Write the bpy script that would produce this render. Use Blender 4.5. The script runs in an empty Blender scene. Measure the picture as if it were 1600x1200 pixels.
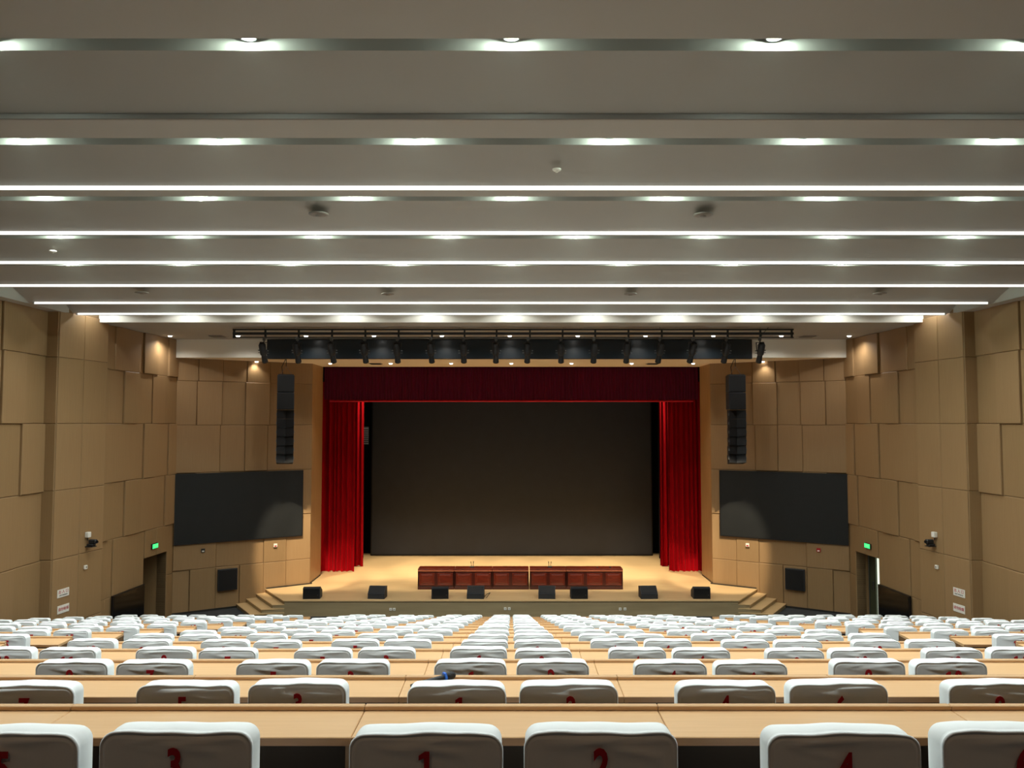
import bpy, bmesh, math, random
from mathutils import Vector, Matrix
C = bpy.context.scene
COL = C.collection
F = 1200.0
PITCH = math.atan(62/1200)
EYE = 6.10                      # eye height above the floor in front of the stage

# ------------------------------------------------------------------ camera
cam = bpy.data.cameras.new('camera')
cam.sensor_fit = 'HORIZONTAL'; cam.sensor_width = 36
cam.lens = 36*F/1600
cam.clip_start = .05; cam.clip_end = 200
co = bpy.data.objects.new('camera', cam); COL.objects.link(co)
co.location = (0, 0, EYE)
co.rotation_euler = (math.pi/2+PITCH, 0, -1/1200)
C.camera = co

# ------------------------------------------------------------------ world, view
w = bpy.data.worlds.new('world'); C.world = w; w.use_nodes = True
w.node_tree.nodes['Background'].inputs[0].default_value = (.5, .5, .5, 1)
w.node_tree.nodes['Background'].inputs[1].default_value = .05
C.view_settings.view_transform = 'Standard'
C.view_settings.look = 'None'
C.view_settings.exposure = 0.0
C.view_settings.gamma = 1.0
C.view_settings.use_curve_mapping = False
C.cycles.use_denoising = True
C.cycles.max_bounces = 8
C.cycles.diffuse_bounces = 5
C.cycles.caustics_reflective = False
C.cycles.caustics_refractive = False
C.cycles.sample_clamp_indirect = 4

COOL = (.95, 1.0, .98)
WARM = (1.0, .86, .62)
P_TROUGH = 145      # downlights in the ceiling troughs
P_REAR_FILL = 45  # added fill from behind the viewpoint, for the nearest chair backs
P_GLOW = 19        # stray light of the same lamps inside the trough
P_LAST = 34        # troughs lighting the fascia by the stage
P_SOFFIT = 100      # neutral downlights in the first soffit
P_BAR = 1500         # profile spotlights on the lighting bar
P_WARM = 120        # warm downlights in the second soffit
P_STAGE = 2400       # warm stage battens behind the valance
E_LINE = 1.15
E_LENS = 12

# ------------------------------------------------------------------ helpers
def at(px, py, Y=None, Z=None):
    """World point where the photograph's pixel meets the plane y=Y or z=EYE+Z."""
    a = (px-799)/F; b = (600-py)/F
    d = (a, math.cos(PITCH)-b*math.sin(PITCH), math.sin(PITCH)+b*math.cos(PITCH))
    t = Y/d[1] if Y is not None else Z/d[2]
    return Vector((d[0]*t, d[1]*t, EYE+d[2]*t))

def lin(c):
    return tuple((v/255/12.92 if v/255 <= .04045 else ((v/255+.055)/1.055)**2.4) for v in c)

MATS = {}
def mat(name, rgb, rough=.6, metal=0, spec=.5, noise=None, noise_scale=(1, 1, 1), amt=.1, bump=0, emit=None, es=0, sheen=0, nscale=5, detail=4):
    m = bpy.data.materials.new(name); m.use_nodes = True
    nt = m.node_tree; b = nt.nodes['Principled BSDF']
    c = lin(rgb)
    b.inputs['Base Color'].default_value = (*c, 1)
    b.inputs['Roughness'].default_value = rough
    b.inputs['Metallic'].default_value = metal
    b.inputs['Specular IOR Level'].default_value = spec
    if sheen: b.inputs['Sheen Weight'].default_value = sheen
    if emit:
        b.inputs['Emission Color'].default_value = (*emit, 1); b.inputs['Emission Strength'].default_value = es
    if noise or bump:
        tc = nt.nodes.new('ShaderNodeTexCoord'); mp = nt.nodes.new('ShaderNodeMapping')
        mp.inputs['Scale'].default_value = noise_scale
        nt.links.new(tc.outputs['Object'], mp.inputs['Vector'])
        n = nt.nodes.new('ShaderNodeTexNoise'); n.inputs['Scale'].default_value = nscale; n.inputs['Detail'].default_value = detail
        nt.links.new(mp.outputs['Vector'], n.inputs['Vector'])
        if noise:
            r = nt.nodes.new('ShaderNodeValToRGB')
            d = lin(noise)
            r.color_ramp.elements[0].position = .5-amt*2; r.color_ramp.elements[1].position = .5+amt*2
            r.color_ramp.elements[0].color = (*d, 1); r.color_ramp.elements[1].color = (*c, 1)
            nt.links.new(n.outputs['Fac'], r.inputs['Fac']); nt.links.new(r.outputs['Color'], b.inputs['Base Color'])
        if bump:
            bp = nt.nodes.new('ShaderNodeBump'); bp.inputs['Strength'].default_value = bump; bp.inputs['Distance'].default_value = .01
            nt.links.new(n.outputs['Fac'], bp.inputs['Height']); nt.links.new(bp.outputs['Normal'], b.inputs['Normal'])
    MATS[name] = m
    return m

M_CEIL = mat('painted_ceiling', (167, 162, 154), .85, noise=(163, 158, 150), nscale=.6)
M_TROUGH = mat('trough_paint', (205, 203, 196), .8)
M_PANEL = mat('wood_wall_panel', (152, 122, 86), .5, spec=.3, noise=(145, 115, 80), noise_scale=(6, 6, .25), nscale=6, amt=.15)
M_PANEL2 = mat('wood_wall_panel_darker', (148, 119, 83), .5, spec=.3, noise=(141, 112, 77), noise_scale=(6, 6, .25), nscale=6, amt=.15)
M_BACKING = mat('wall_backing', (120, 94, 64), .8)
M_JAMB = mat('jamb_wood', (176, 144, 102), .4, noise=(164, 130, 90), noise_scale=(4, 4, .3), nscale=3)
M_CARPET = mat('grey_carpet', (62, 64, 66), .95, noise=(40, 42, 44), noise_scale=(1, 3, 1), nscale=3, amt=.1)
M_STAGE = mat('stage_wood_floor', (214, 182, 134), .38, noise=(200, 166, 118), noise_scale=(.25, 6, 1), nscale=3, amt=.15)
M_STAGEFRONT = mat('stage_front_wood', (160, 142, 108), .5, noise=(146, 128, 96), noise_scale=(.4, 4, 4), nscale=2)
M_DESK = mat('beech_laminate', (206, 166, 121), .3, spec=.5, noise=(198, 157, 112), noise_scale=(.8, 14, 14), nscale=4, amt=.12)
M_RAIL = mat('beech_rail', (196, 158, 114), .35, noise=(188, 148, 104), noise_scale=(.8, 14, 14), nscale=4)
M_DESKDARK = mat('desk_edge_wood', (142, 98, 56), .45, noise=(130, 88, 48), noise_scale=(.8, 14, 14), nscale=4)
M_UNDER = mat('shaded_modesty_panel', (58, 42, 28), .6)  # shade under the desks put into the panel colour
M_UNDER2 = mat('side_panel_wood', (104, 74, 44), .5)
M_COVER = mat('white_stretch_cover', (236, 240, 241), .85, spec=.2, bump=.04, nscale=40)
M_RED = mat('red_print', (176, 10, 28), .7)
M_DARK = mat('dark_frame', (38, 34, 30), .5)
M_BLACK = mat('matt_black', (22, 24, 28), .55)
M_CAB = mat('speaker_cabinet', (30, 33, 38), .6, bump=.2, nscale=90)
M_GRILLE = mat('speaker_grille', (14, 15, 18), .5, metal=.3, bump=.5, nscale=160)
M_SCREEN = mat('led_screen_black', (33, 34, 34), .45, spec=.3, noise=(31, 32, 32), nscale=3)
M_BIGSCREEN = mat('led_wall_black', (50, 53, 60), .5, spec=.35, noise=(47, 50, 56), nscale=2)
M_FRAME = mat('screen_frame_black', (12, 12, 14), .4)
M_VELVET = mat('red_velvet', (170, 2, 16), .8, spec=.05, sheen=.03, noise=(140, 1, 12), noise_scale=(8, 8, .5), nscale=4)
M_VALANCE = mat('dark_red_velvet', (98, 14, 46), .85, spec=.1, sheen=.1, noise=(80, 10, 38), noise_scale=(8, 8, .5), nscale=4)
M_LEGC = mat('black_masking_cloth', (20, 22, 26), .9, spec=.1)
M_MAHOG = mat('mahogany', (104, 36, 18), .28, spec=.6, noise=(76, 22, 12), noise_scale=(2, 10, 10), nscale=3)
M_MAHOG2 = mat('mahogany_frame', (66, 20, 12), .28, spec=.6, noise=(50, 14, 9), noise_scale=(2, 10, 10), nscale=3)
M_MOULD = mat('moulding_highlight', (150, 84, 56), .25, spec=.7)  # lighter than the wood: highlight under the tabletop put into colour
M_PLASTER = mat('white_fascia_paint', (234, 230, 218), .8)
M_SOFFIT2 = mat('warm_soffit_paint', (238, 224, 200), .8)
M_WHITE = mat('white_plastic', (228, 224, 214), .5)
M_METAL = mat('grey_metal', (120, 122, 124), .35, metal=.8)
M_TRUSS = mat('dark_truss_paint', (26, 30, 34), .5)
M_BLUE = mat('blue_rubber', (20, 92, 190), .5)
M_LINE = mat('led_line_diffuser', (250, 250, 248), .5, emit=(1, 1, .98), es=E_LINE)
M_LINEOFF = mat('led_line_off', (120, 110, 104), .6)
M_LENS = mat('lamp_lens', (255, 255, 255), .5, emit=COOL, es=E_LENS)
M_LENS2 = mat('lamp_lens_soffit', (255, 255, 255), .5, emit=(1, .97, .9), es=14)
M_EXIT = mat('exit_green', (20, 190, 70), .5, emit=(.05, .9, .25), es=1.3)
M_LED = mat('tiny_led', (255, 255, 255), .5, emit=(1, 1, 1), es=3)
M_DAY = mat('daylight_corridor', (235, 240, 225), .5, emit=(.9, 1, .82), es=1.0)
M_DOORG = mat('green_grey_door', (58, 64, 46), .4)
M_DOORW = mat('brown_door', (110, 86, 56), .5, noise=(98, 76, 48), noise_scale=(5, 5, .4), nscale=4)

class MB:
    def __init__(s): s.v = []; s.f = []; s.mi = []; s.smooth = []
    def add(s, vs, fs, m=0, sm=False):
        o = len(s.v); s.v += [tuple(p) for p in vs]
        for f in fs: s.f.append(tuple(i+o for i in f)); s.mi.append(m); s.smooth.append(sm)
        return s
    def box(s, x0, x1, y0, y1, z0, z1, m=0, M=None):
        vs = [Vector(p) for p in ((x0,y0,z0),(x1,y0,z0),(x1,y1,z0),(x0,y1,z0),(x0,y0,z1),(x1,y0,z1),(x1,y1,z1),(x0,y1,z1))]
        if M: vs = [M @ p for p in vs]
        return s.add(vs, [(0,3,2,1),(4,5,6,7),(0,1,5,4),(1,2,6,5),(2,3,7,6),(3,0,4,7)], m)
    def cbox(s, x0, x1, y0, y1, z0, z1, c=.01, m=0, M=None):
        """box with all edges chamfered"""
        bm = bmesh.new(); bmesh.ops.create_cube(bm, size=1)
        for v in bm.verts:
            v.co = Vector(((x0+x1)/2+v.co.x*(x1-x0), (y0+y1)/2+v.co.y*(y1-y0), (z0+z1)/2+v.co.z*(z1-z0)))
        bmesh.ops.bevel(bm, geom=bm.edges[:], offset=c, segments=1, profile=.5, affect='EDGES')
        bm.verts.index_update()
        vs = [M @ v.co if M else v.co.copy() for v in bm.verts]
        fs = [tuple(v.index for v in f.verts) for f in bm.faces]
        bm.free()
        return s.add(vs, fs, m)
    def prism(s, poly, z0, z1, m=0):
        n = len(poly)
        vs = [(p[0], p[1], z0) for p in poly]+[(p[0], p[1], z1) for p in poly]
        return s.add(vs, [tuple(range(n))[::-1], tuple(range(n, 2*n))]+[(i, (i+1) % n, n+(i+1) % n, n+i) for i in range(n)], m)
    def tube(s, a, b, r, r2=None, n=10, m=0, sm=True):
        a = Vector(a); b = Vector(b); d = (b-a).normalized(); r2 = r if r2 is None else r2
        u = d.orthogonal().normalized(); v = d.cross(u)
        vs = []
        for p, q in ((a, r), (b, r2)):
            vs += [p+(u*math.cos(t)+v*math.sin(t))*q for t in [2*math.pi*i/n for i in range(n)]]
        s.add(vs, [(i, (i+1) % n, n+(i+1) % n, n+i) for i in range(n)], m, sm)
        return s.add(vs, [tuple(range(n))[::-1], tuple(range(n, 2*n))], m, False)
    def lathe(s, prof, M=None, n=16, m=0, sm=True):
        vs = []
        for r, z in prof:
            for i in range(n):
                t = 2*math.pi*i/n; p = Vector((r*math.cos(t), r*math.sin(t), z)); vs.append(M @ p if M else p)
        fs = []
        for k in range(len(prof)-1):
            for i in range(n): fs.append((k*n+i, k*n+(i+1) % n, (k+1)*n+(i+1) % n, (k+1)*n+i))
        return s.add(vs, fs, m, sm)
    def mesh(s, name, mats):
        me = bpy.data.meshes.new(name); me.from_pydata(s.v, [], s.f)
        for m in (mats if isinstance(mats, (list, tuple)) else [mats]): me.materials.append(m)
        me.polygons.foreach_set('material_index', s.mi); me.polygons.foreach_set('use_smooth', s.smooth)
        me.update()
        bm = bmesh.new(); bm.from_mesh(me)
        bmesh.ops.recalc_face_normals(bm, faces=bm.faces[:]); bm.to_mesh(me); bm.free()
        return me
    def obj(s, name, mats, parent=None, loc=None):
        return link(name, s.mesh(name, mats), parent, loc)

def link(name, me, parent=None, loc=None):
    o = bpy.data.objects.new(name, me); COL.objects.link(o)
    if parent: o.parent = parent
    if loc is not None: o.location = loc
    return o
def tag(o, label=None, cat=None, group=None, kind=None):
    if label: o['label'] = label
    if cat: o['category'] = cat
    if group: o['group'] = group
    if kind: o['kind'] = kind
    return o
def thing(name, label, cat, loc=(0, 0, 0), group=None, rot=None):
    o = bpy.data.objects.new(name, None); COL.objects.link(o); o.location = loc
    if rot: o.rotation_euler = rot
    return tag(o, label, cat, group)
def copy_tree(o, parent=None):
    c = o.copy(); COL.objects.link(c); c.parent = parent
    for ch in [k for k in bpy.data.objects if k.parent == o] if False else CH.get(o.name, []):
        copy_tree(ch, c)
    return c
CH = {}
def reg(o):
    CH[o.parent.name] = CH.get(o.parent.name, [])+[o]; return o
ORD = ['zeroth','first','second','third','fourth','fifth','sixth','seventh','eighth','ninth','tenth','eleventh','twelfth','thirteenth','fourteenth','fifteenth']
def struct(o): return tag(o, kind='structure')
def spot(name, loc, power, color, deg, blend=.5, radius=.05, parent=None, direction=(0, 0, -1)):
    l = bpy.data.lights.new(name, 'SPOT'); l.energy = power; l.color = color
    l.spot_size = math.radians(deg); l.spot_blend = blend; l.shadow_soft_size = radius
    o = bpy.data.objects.new(name, l); COL.objects.link(o)
    o.rotation_euler = Vector(direction).to_track_quat('-Z', 'Y').to_euler()
    if parent: o.parent = parent; o.location = Vector(loc)-parent.location
    else: o.location = loc
    return o

def glow(loc, power, parent):
    l = bpy.data.lights.new('lamp_spill', 'POINT'); l.energy = power; l.color = (.76, 1.0, .89); l.shadow_soft_size = .02
    o = bpy.data.objects.new('lamp_spill', l); COL.objects.link(o); o.parent = parent; o.location = Vector(loc)-parent.location

# ================================================================== ROOM SHELL
ROW_Y0, ROW_DY, ROW_Z0, ROW_DZ = 2.374, 1.311, -.938, .2975
NROW = 15
def row_y(k): return ROW_Y0+ROW_DY*k
def row_floor(k): return EYE+ROW_Z0-ROW_DZ*k-1.0
XW = 11.55
# stepped floor
m = MB()
prof = [(-3.0, row_floor(-1))]
for k in range(0, NROW):
    prof += [(row_y(k)-.22, row_floor(k-1)), (row_y(k)-.22, row_floor(k))]
prof += [(34, row_floor(NROW-1))]
vs = []; fs = []
for (y, z) in prof: vs += [(-12.2, y, z), (12.2, y, z)]
for (y, z) in prof: vs += [(-12.2, y, -.4), (12.2, y, -.4)]
n = len(prof)
for i in range(n-1):
    fs.append((2*i, 2*i+1, 2*i+3, 2*i+2))
    fs.append((2*n+2*i, 2*n+2*i+2, 2*n+2*i+3, 2*n+2*i+1))
    fs.append((2*i, 2*i+2, 2*n+2*i+2, 2*n+2*i)); fs.append((2*i+1, 2*n+2*i+1, 2*n+2*i+3, 2*i+3))
fs += [(0, 2*n, 2*n+1, 1), (2*n-2, 2*n-1, 4*n-1, 4*n-2)]
struct(m.add(vs, fs).obj('floor', M_CARPET))
Z0 = row_floor(NROW-1)          # floor in front of the stage (about zero)

# ceiling: saw-toothed boards with lamp troughs
HU, HH = 2.80, 3.10
LINES = [.45, 2.6, 4.75, 6.90, 9.03, 11.20, 13.28, 15.52, 17.77, 19.56]
TROUGHS = [-.3, 1.85, 4.0, 6.14, 8.30, 10.45, 12.64, 14.85, 17.0, 19.0]
FAS_Y = 20.55
GAP = .10
prof = [(-3.0, HH)]
bot = []
for L, S in zip(LINES, TROUGHS):
    prof += [(S-GAP, HH), (S-GAP, HH+.22), (S+GAP, HH+.22), (S+GAP, HH)]
    w_ = L-(S+GAP)
    for i in range(1, 7):
        t = i/6; prof.append((S+GAP+w_*t, HH-(HH-HU-.03)*(.8*t+.2*t*t)))
    prof += [(L+.012, HU+.03), (L+.012, HH)]
prof += [(FAS_Y, HH), (FAS_Y, 2.72), (FAS_Y+.05, 2.72), (24.7, 2.72), (24.7, 2.13), (29.2, 2.13)]
def extrude_profile(prof, x0, x1, ztop):
    vs = []; fs = []; n = len(prof)
    for (y, z) in prof: vs += [(x0, y, EYE+z), (x1, y, EYE+z)]
    for i in range(n-1): fs.append((2*i, 2*i+1, 2*i+3, 2*i+2))
    vs += [(x0, prof[0][0], EYE+ztop), (x1, prof[0][0], EYE+ztop), (x0, prof[-1][0], EYE+ztop), (x1, prof[-1][0], EYE+ztop)]
    a = 2*n; fs += [(a, a+2, a+3, a+1), (0, a, a+1, 1), (2*n-2, 2*n-1, a+3, a+2)]
    fs.append(tuple([2*i for i in range(n)]+[a+2, a])); fs.append(tuple([2*i+1 for i in range(n)]+[a+3, a+1]))
    return vs, fs
XB = 11.25
m = MB()
n_main = len(prof)-5
vs, fs = extrude_profile(prof[:n_main], -XB, XB, 3.6)
m.add(vs, fs, 0)
# flat borders at both sides, at the level of the lips
for s in (-1, 1):
    x0, x1 = sorted((s*XB, s*12.2)); m.box(x0, x1, -3, FAS_Y, EYE+HU+.0, EYE+3.6)
ceiling = struct(m.obj('ceiling', [M_CEIL]))
mm = MB()
mm.box(-12.2, 12.2, FAS_Y+.001, FAS_Y+.06, EYE+2.72, EYE+3.6)
mm.box(-12.2, 12.2, FAS_Y+.06, 24.7, EYE+2.72, EYE+3.0)
mm.obj('soffit', M_CEIL, ceiling)
mm = MB(); mm.box(-12.0, 12.0, FAS_Y-.03, FAS_Y-.002, EYE+2.72, EYE+3.095); mm.obj('trough_fascia', M_PLASTER, ceiling)
mm = MB(); mm.box(-11.2, 11.2, 24.7, 24.78, EYE+2.13, EYE+3.0); mm.obj('fascia', M_PLASTER, ceiling)
mm = MB(); mm.box(-11.2, 11.2, 24.78, 28.75, EYE+2.13, EYE+2.4); mm.obj('stage_soffit', M_SOFFIT2, ceiling)

# back wall behind the camera
struct(MB().box(-12.2, 12.2, -3.2, -3.0, -.4, EYE+3.6).obj('wall_back', M_PANEL2))

# ---- panelled walls ------------------------------------------------
def wall_base(name, s, pts, z0, z1, thick=.3, holes=None):
    """wall along the plan polyline pts (left side, mirrored by s)."""
    m = MB()
    for (a, b) in zip(pts[:-1], pts[1:]):
        a = Vector(a); b = Vector(b); d = (b-a).normalized(); nrm = Vector((-d.y, d.x))  # outward (left)
        segs = [(0, (b-a).length, z0, z1)]
        if holes:
            t0, t1, zt = holes; segs = [(0, t0, z0, z1), (t0, t1, zt, z1), (t1, (b-a).length, z0, z1)]
        for (t0_, t1_, za, zb) in segs:
            p = a+d*t0_; q = a+d*t1_; p2 = p+nrm*thick; q2 = q+nrm*thick
            poly = [(s*c.x, c.y) for c in (p, q, q2, p2)]
            m.prism(poly, za, zb)
    return struct(m.obj(name, M_BACKING))
def panel(wall, s, a, d, nin, t0, t1, z0, z1, depth, mt):
    """one wall panel: chamfered slab standing proud of the wall by depth"""
    g = .004; c = .012
    t0 += g; t1 -= g; z0 += g; z1 -= g
    vs = []
    for (off, i) in ((0, 0), (depth-c, 0), (depth, c)):
        for (t, z) in ((t0+i, z0+i), (t1-i, z0+i), (t1-i, z1-i), (t0+i, z1-i)):
            p = a+d*t+nin*off; vs.append((s*p.x, p.y, z))
    fs = []
    for k in (0, 4):
        for i in range(4): fs.append((k+i, k+(i+1) % 4, k+4+(i+1) % 4, k+4+i))
    fs.append((8, 9, 10, 11))
    return MB().add(vs, fs).obj('panel', mt, wall)
def panels(wall, s, a, b, levels, joints, seed, depths=(.02, .045, .07), ends=(0, 1)):
    """levels: heights relative to the eye, top first; joints: per row a list of t positions"""
    a = Vector(a); b = Vector(b); L = (b-a).length; d = (b-a).normalized(); nin = Vector((d.y, -d.x))
    rnd = random.Random(seed)
    for r in range(len(levels)-1):
        js = [0]+[j for j in joints[r % len(joints)] if 0.05 < j < L-.05]+[L]
        prev = None
        for i in range(len(js)-1):
            ch = [q for q in depths if q != prev] or list(depths); dp = rnd.choice(ch); prev = dp
            panel(wall, s, a, d, nin, js[i], js[i+1], EYE+levels[r+1], EYE+levels[r], dp, M_PANEL if rnd.random() < .6 else M_PANEL2)

def grid_j(L, w, off): 
    o = []; t = off
    while t < L: o.append(t); t += w
    return o
DOOR_T = (2.25, 3.6)     # along the second side wall
DOOR_Z = EYE-4.02
for s, side in ((-1, 'left'), (1, 'right')):
    # main side wall
    a, b = (-11.62, -3.0), (-11.62, 19.1)
    wl = wall_base('wall_'+side, -s, [a, b], -.4, EYE+3.3)
    a2 = (-11.62, 13.1); L = 6.0
    lv = [2.82, 1.68, 0, -1.69, -3.38, -5.05, -6.3]
    panels(wl, -s, a2, b, lv, [grid_j(L, 1.0, .3), grid_j(L, .86, .04), grid_j(L, 2.0, 1.1), grid_j(L, 1.0, .05), grid_j(L, 2.0, .96)], 5)
    # column
    cp = [(-11.75, 19.1), (-11.3, 19.1), (-11.02, 20.9)]
    wc = wall_base('wall_'+side+'_pier', -s, cp, -.4, EYE+3.3, .2)
    panels(wc, -s, (-11.3, 19.1), (-11.02, 20.9), [2.82, 1.66, 0, -1.66, -3.36, -5.05, -6.3], [grid_j(2, 1.0, .9)], 3, depths=(.02,))
    panels(wc, -s, (-11.62, 19.1), (-11.3, 19.1), [2.82, 1.66, 0, -1.66, -3.36, -5.05, -6.3], [[]], 3, depths=(.02,))
    # second side wall with the doorway
    a, b = (-11.12, 20.9), (-10.87, 24.9)
    w2 = wall_base('wall_'+side+'_front', -s, [a, b], -.4, EYE+3.3, .3, holes=(DOOR_T[0], DOOR_T[1], DOOR_Z))
    L = 4.0
    jj = [[.45, 1.15, 1.95, 2.75, 3.4], [.2, .95, 1.7, 2.5, 3.25], [.55, 1.3, 2.05, 2.8, 3.5], [.35, 1.1, 1.95, 2.65, 3.35]]
    lv = [2.72, 1.5, 0, -1.63, -3.2]
    panels(w2, -s, a, b, lv, jj, 11)
    A = Vector(a); B = Vector(b); d = (B-A).normalized(); nin = Vector((d.y, -d.x))
    rnd = random.Random(4)
    for (t0, t1, z0, z1) in ((0, .6, -4.78, -3.2), (.6, 1.3, -4.78, -3.2), (1.3, DOOR_T[0], -4.78, -3.2), (DOOR_T[0], 2.9, -4.02, -3.2), (2.9, DOOR_T[1], -4.02, -3.2),
                             (DOOR_T[1], 4.0, -4.78, -3.2), (0, .3, -6.3, -4.78), (.3, DOOR_T[0], -6.3, -4.78), (DOOR_T[1], 4.0, -6.3, -4.78)):
        panel(w2, -s, A, d, nin, t0, t1, EYE+z0, EYE+z1, rnd.choice((.02, .05)), M_PANEL2)
    # doorway recess and door
    m = MB(); R = 1.0
    def Q(t, off): p = A+d*t+nin*off; return (-s*p.x, p.y)
    for poly in ([Q(DOOR_T[0]-.1, 0), Q(DOOR_T[0], 0), Q(DOOR_T[0], -R), Q(DOOR_T[0]-.1, -R)], [Q(DOOR_T[1], 0), Q(DOOR_T[1]+.1, 0), Q(DOOR_T[1]+.1, -R), Q(DOOR_T[1], -R)]):
        m.prism(poly, 0, DOOR_Z)
    m.prism([Q(DOOR_T[0]-.1, -.3), Q(DOOR_T[1]+.1, -.3), Q(DOOR_T[1]+.1, -R), Q(DOOR_T[0]-.1, -R)], DOOR_Z, DOOR_Z+.1)
    m.prism([Q(DOOR_T[0]-.1, -R), Q(DOOR_T[1]+.1, -R), Q(DOOR_T[1]+.1, -R-.1), Q(DOOR_T[0]-.1, -R-.1)], 0, DOOR_Z+.1)
    m.obj('recess', M_PANEL2, w2)
    dn = 'door_1' if side == 'left' else 'door_2'
    m = MB()
    if side == 'left':
        m.prism([Q(DOOR_T[0]+.03, -.75), Q(DOOR_T[1]-.03, -.75), Q(DOOR_T[1]-.03, -.8), Q(DOOR_T[0]+.03, -.8)], Z0+.01, DOOR_Z-.02)
        do = struct(m.obj(dn, M_DOORW))
        hb = MB(); q = Q(2.9, -.72)
        hb.tube((q[0], q[1], 1.0), (q[0], q[1], 1.3), .015); hb.obj('handle', M_METAL, do)
    else:
        m.prism([Q(DOOR_T[0]+.92, -.38), Q(DOOR_T[1]-.01, -.38), Q(DOOR_T[1]-.01, -.43), Q(DOOR_T[0]+.92, -.43)], Z0+.01, DOOR_Z-.02)
        do = struct(m.obj(dn, M_DOORG))
        hb = MB(); q = Q(DOOR_T[0]+1.0, -.34)
        hb.tube((q[0], q[1], .95), (q[0], q[1], 1.2), .02); hb.obj('handle', M_BLACK, do)
        tr = MB(); q0 = Q(DOOR_T[0]+1.29, -.365); q1 = q0
        tr.tube((q0[0], q0[1], Z0), (q0[0], q0[1], DOOR_Z), .012); tr.obj('edge_strip', M_METAL, do)
        dl = MB(); dl.prism([Q(DOOR_T[0]+.0, -.46), Q(DOOR_T[0]+1.1, -.46), Q(DOOR_T[0]+1.1, -.48), Q(DOOR_T[0]+.0, -.48)], Z0+.01, DOOR_Z-.02)
        dl.obj('daylight_gap', M_DAY, do)
    # angled wall beside the stage
    a, b = (-10.87, 24.9), (-7.06, 27.25)
    w3 = wall_base('wall_'+side+'_of_stage', -s, [a, b], -.4, EYE+2.4, .25)
    A3 = Vector(a); B3 = Vector(b); L3 = (B3-A3).length; d3 = (B3-A3).normalized()
    def tpx(px):  # parameter along this wall for a pixel column of the left wall
        k = (px-799)/F*.9965
        return (k*A3.y-A3.x)/(d3.x-k*d3.y)
    lv = [2.14, 1.40, -.05, -1.60, -3.15, -4.72, -6.3]
    jj = [[308, 346, 384, 420], [306, 345, 382, 420], [343, 382, 417], [306, 344, 416], [340, 414, 449], [300, 340, 377, 414, 449]]
    panels(w3, -s, a, b, lv, [[tpx(q) for q in r] for r in jj], 8)
    # proscenium jamb
    j = wall_base('trim_1' if side == 'left' else 'trim_2', -s, [(-7.06, 27.25), (-7.06, 28.75)], EYE-5.62, EYE+2.4, .3)
    j.data.materials[0] = M_JAMB
    # skirting of the angled wall
    m = MB(); nin3 = Vector((d3.y, -d3.x))
    def Q3(t, off): p = A3+d3*t+nin3*off; return (-s*p.x, p.y)
    m.prism([Q3(0, .07), Q3(L3, .07), Q3(L3, .085), Q3(0, .085)], Z0, Z0+.06)
    struct(m.obj('baseboard_'+side, M_DARK))
    m = MB(); m.prism([Q3(2.95, .07), Q3(L3+.05, .07), Q3(L3+.05, .085), Q3(2.95, .085)], EYE-5.6, EYE-5.56)
    m.box(*sorted((s*7.06, s*7.045)), 27.25, 28.7, EYE-5.6, EYE-5.56)
    m.obj('stage_skirting', M_DARK, bpy.data.objects['baseboard_'+side])

# ================================================================== STAGE
ZS = EYE-5.6
FY = 24.7
st = MB()
st.prism([(-7.2, FY), (7.2, FY), (8.35, 26.45), (7.2, 27.24), (7.2, 27.5), (9.5, 27.5), (9.5, 33.6), (-9.5, 33.6), (-9.5, 27.5), (-7.2, 27.5), (-7.2, 27.24), (-8.35, 26.45)], -.3, ZS-.03)
stage = struct(st.obj('stage', M_STAGEFRONT))
stage['label'] = 'raised pale wooden stage floor'
m = MB(); m.prism([(-7.23, FY-.03), (7.23, FY-.03), (8.38, 26.43), (7.06, 27.24), (7.06, 28.75), (9.5, 28.75), (9.5, 33.6), (-9.5, 33.6), (-9.5, 28.75), (-7.06, 28.75), (-7.06, 27.24), (-8.38, 26.43)], ZS-.03, ZS)
m.obj('deck', M_STAGE, stage)
A3 = Vector((-10.87, 24.9)); B3 = Vector((-7.06, 27.25)); d3 = (B3-A3).normalized()
E0 = Vector((-7.2, FY)); E1 = Vector((-8.35, 26.45)); de = (E1-E0).normalized(); ne = Vector((-de.y, de.x))
if ne.x > 0: ne = -ne
def isect(p, d, q, e):
    den = d.x*e.y-d.y*e.x; t = ((q.x-p.x)*e.y-(q.y-p.y)*e.x)/den; return p+d*t
for s in (-1, 1):
    for i in (1, 2, 3):
        o = ne*(.32*i); p = E0+o
        f = isect(p, de, Vector((0, FY-.02-.12*(i-1))), Vector((1, 0))); g = isect(p, de, A3+Vector((.04, -.06)), d3)
        poly = [(-s*q.x, q.y) for q in (E0, f, g, E1)]
        zt = ZS-.125*i
        sm_ = MB(); sm_.prism(poly, Z0-.02, zt-.025)
        so = sm_.obj('step', M_STAGEFRONT, stage)
        o2 = ne*(.32*i+.02); f2 = isect(E0+o2, de, Vector((0, FY-.05-.12*(i-1))), Vector((1, 0))); g2 = isect(E0+o2, de, A3+Vector((.04, -.06)), d3)
        tr = MB(); tr.prism([(-s*q.x, q.y) for q in (E0, f2, g2, E1)], zt-.025, zt); tr.obj('tread', M_STAGE, so)

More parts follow.
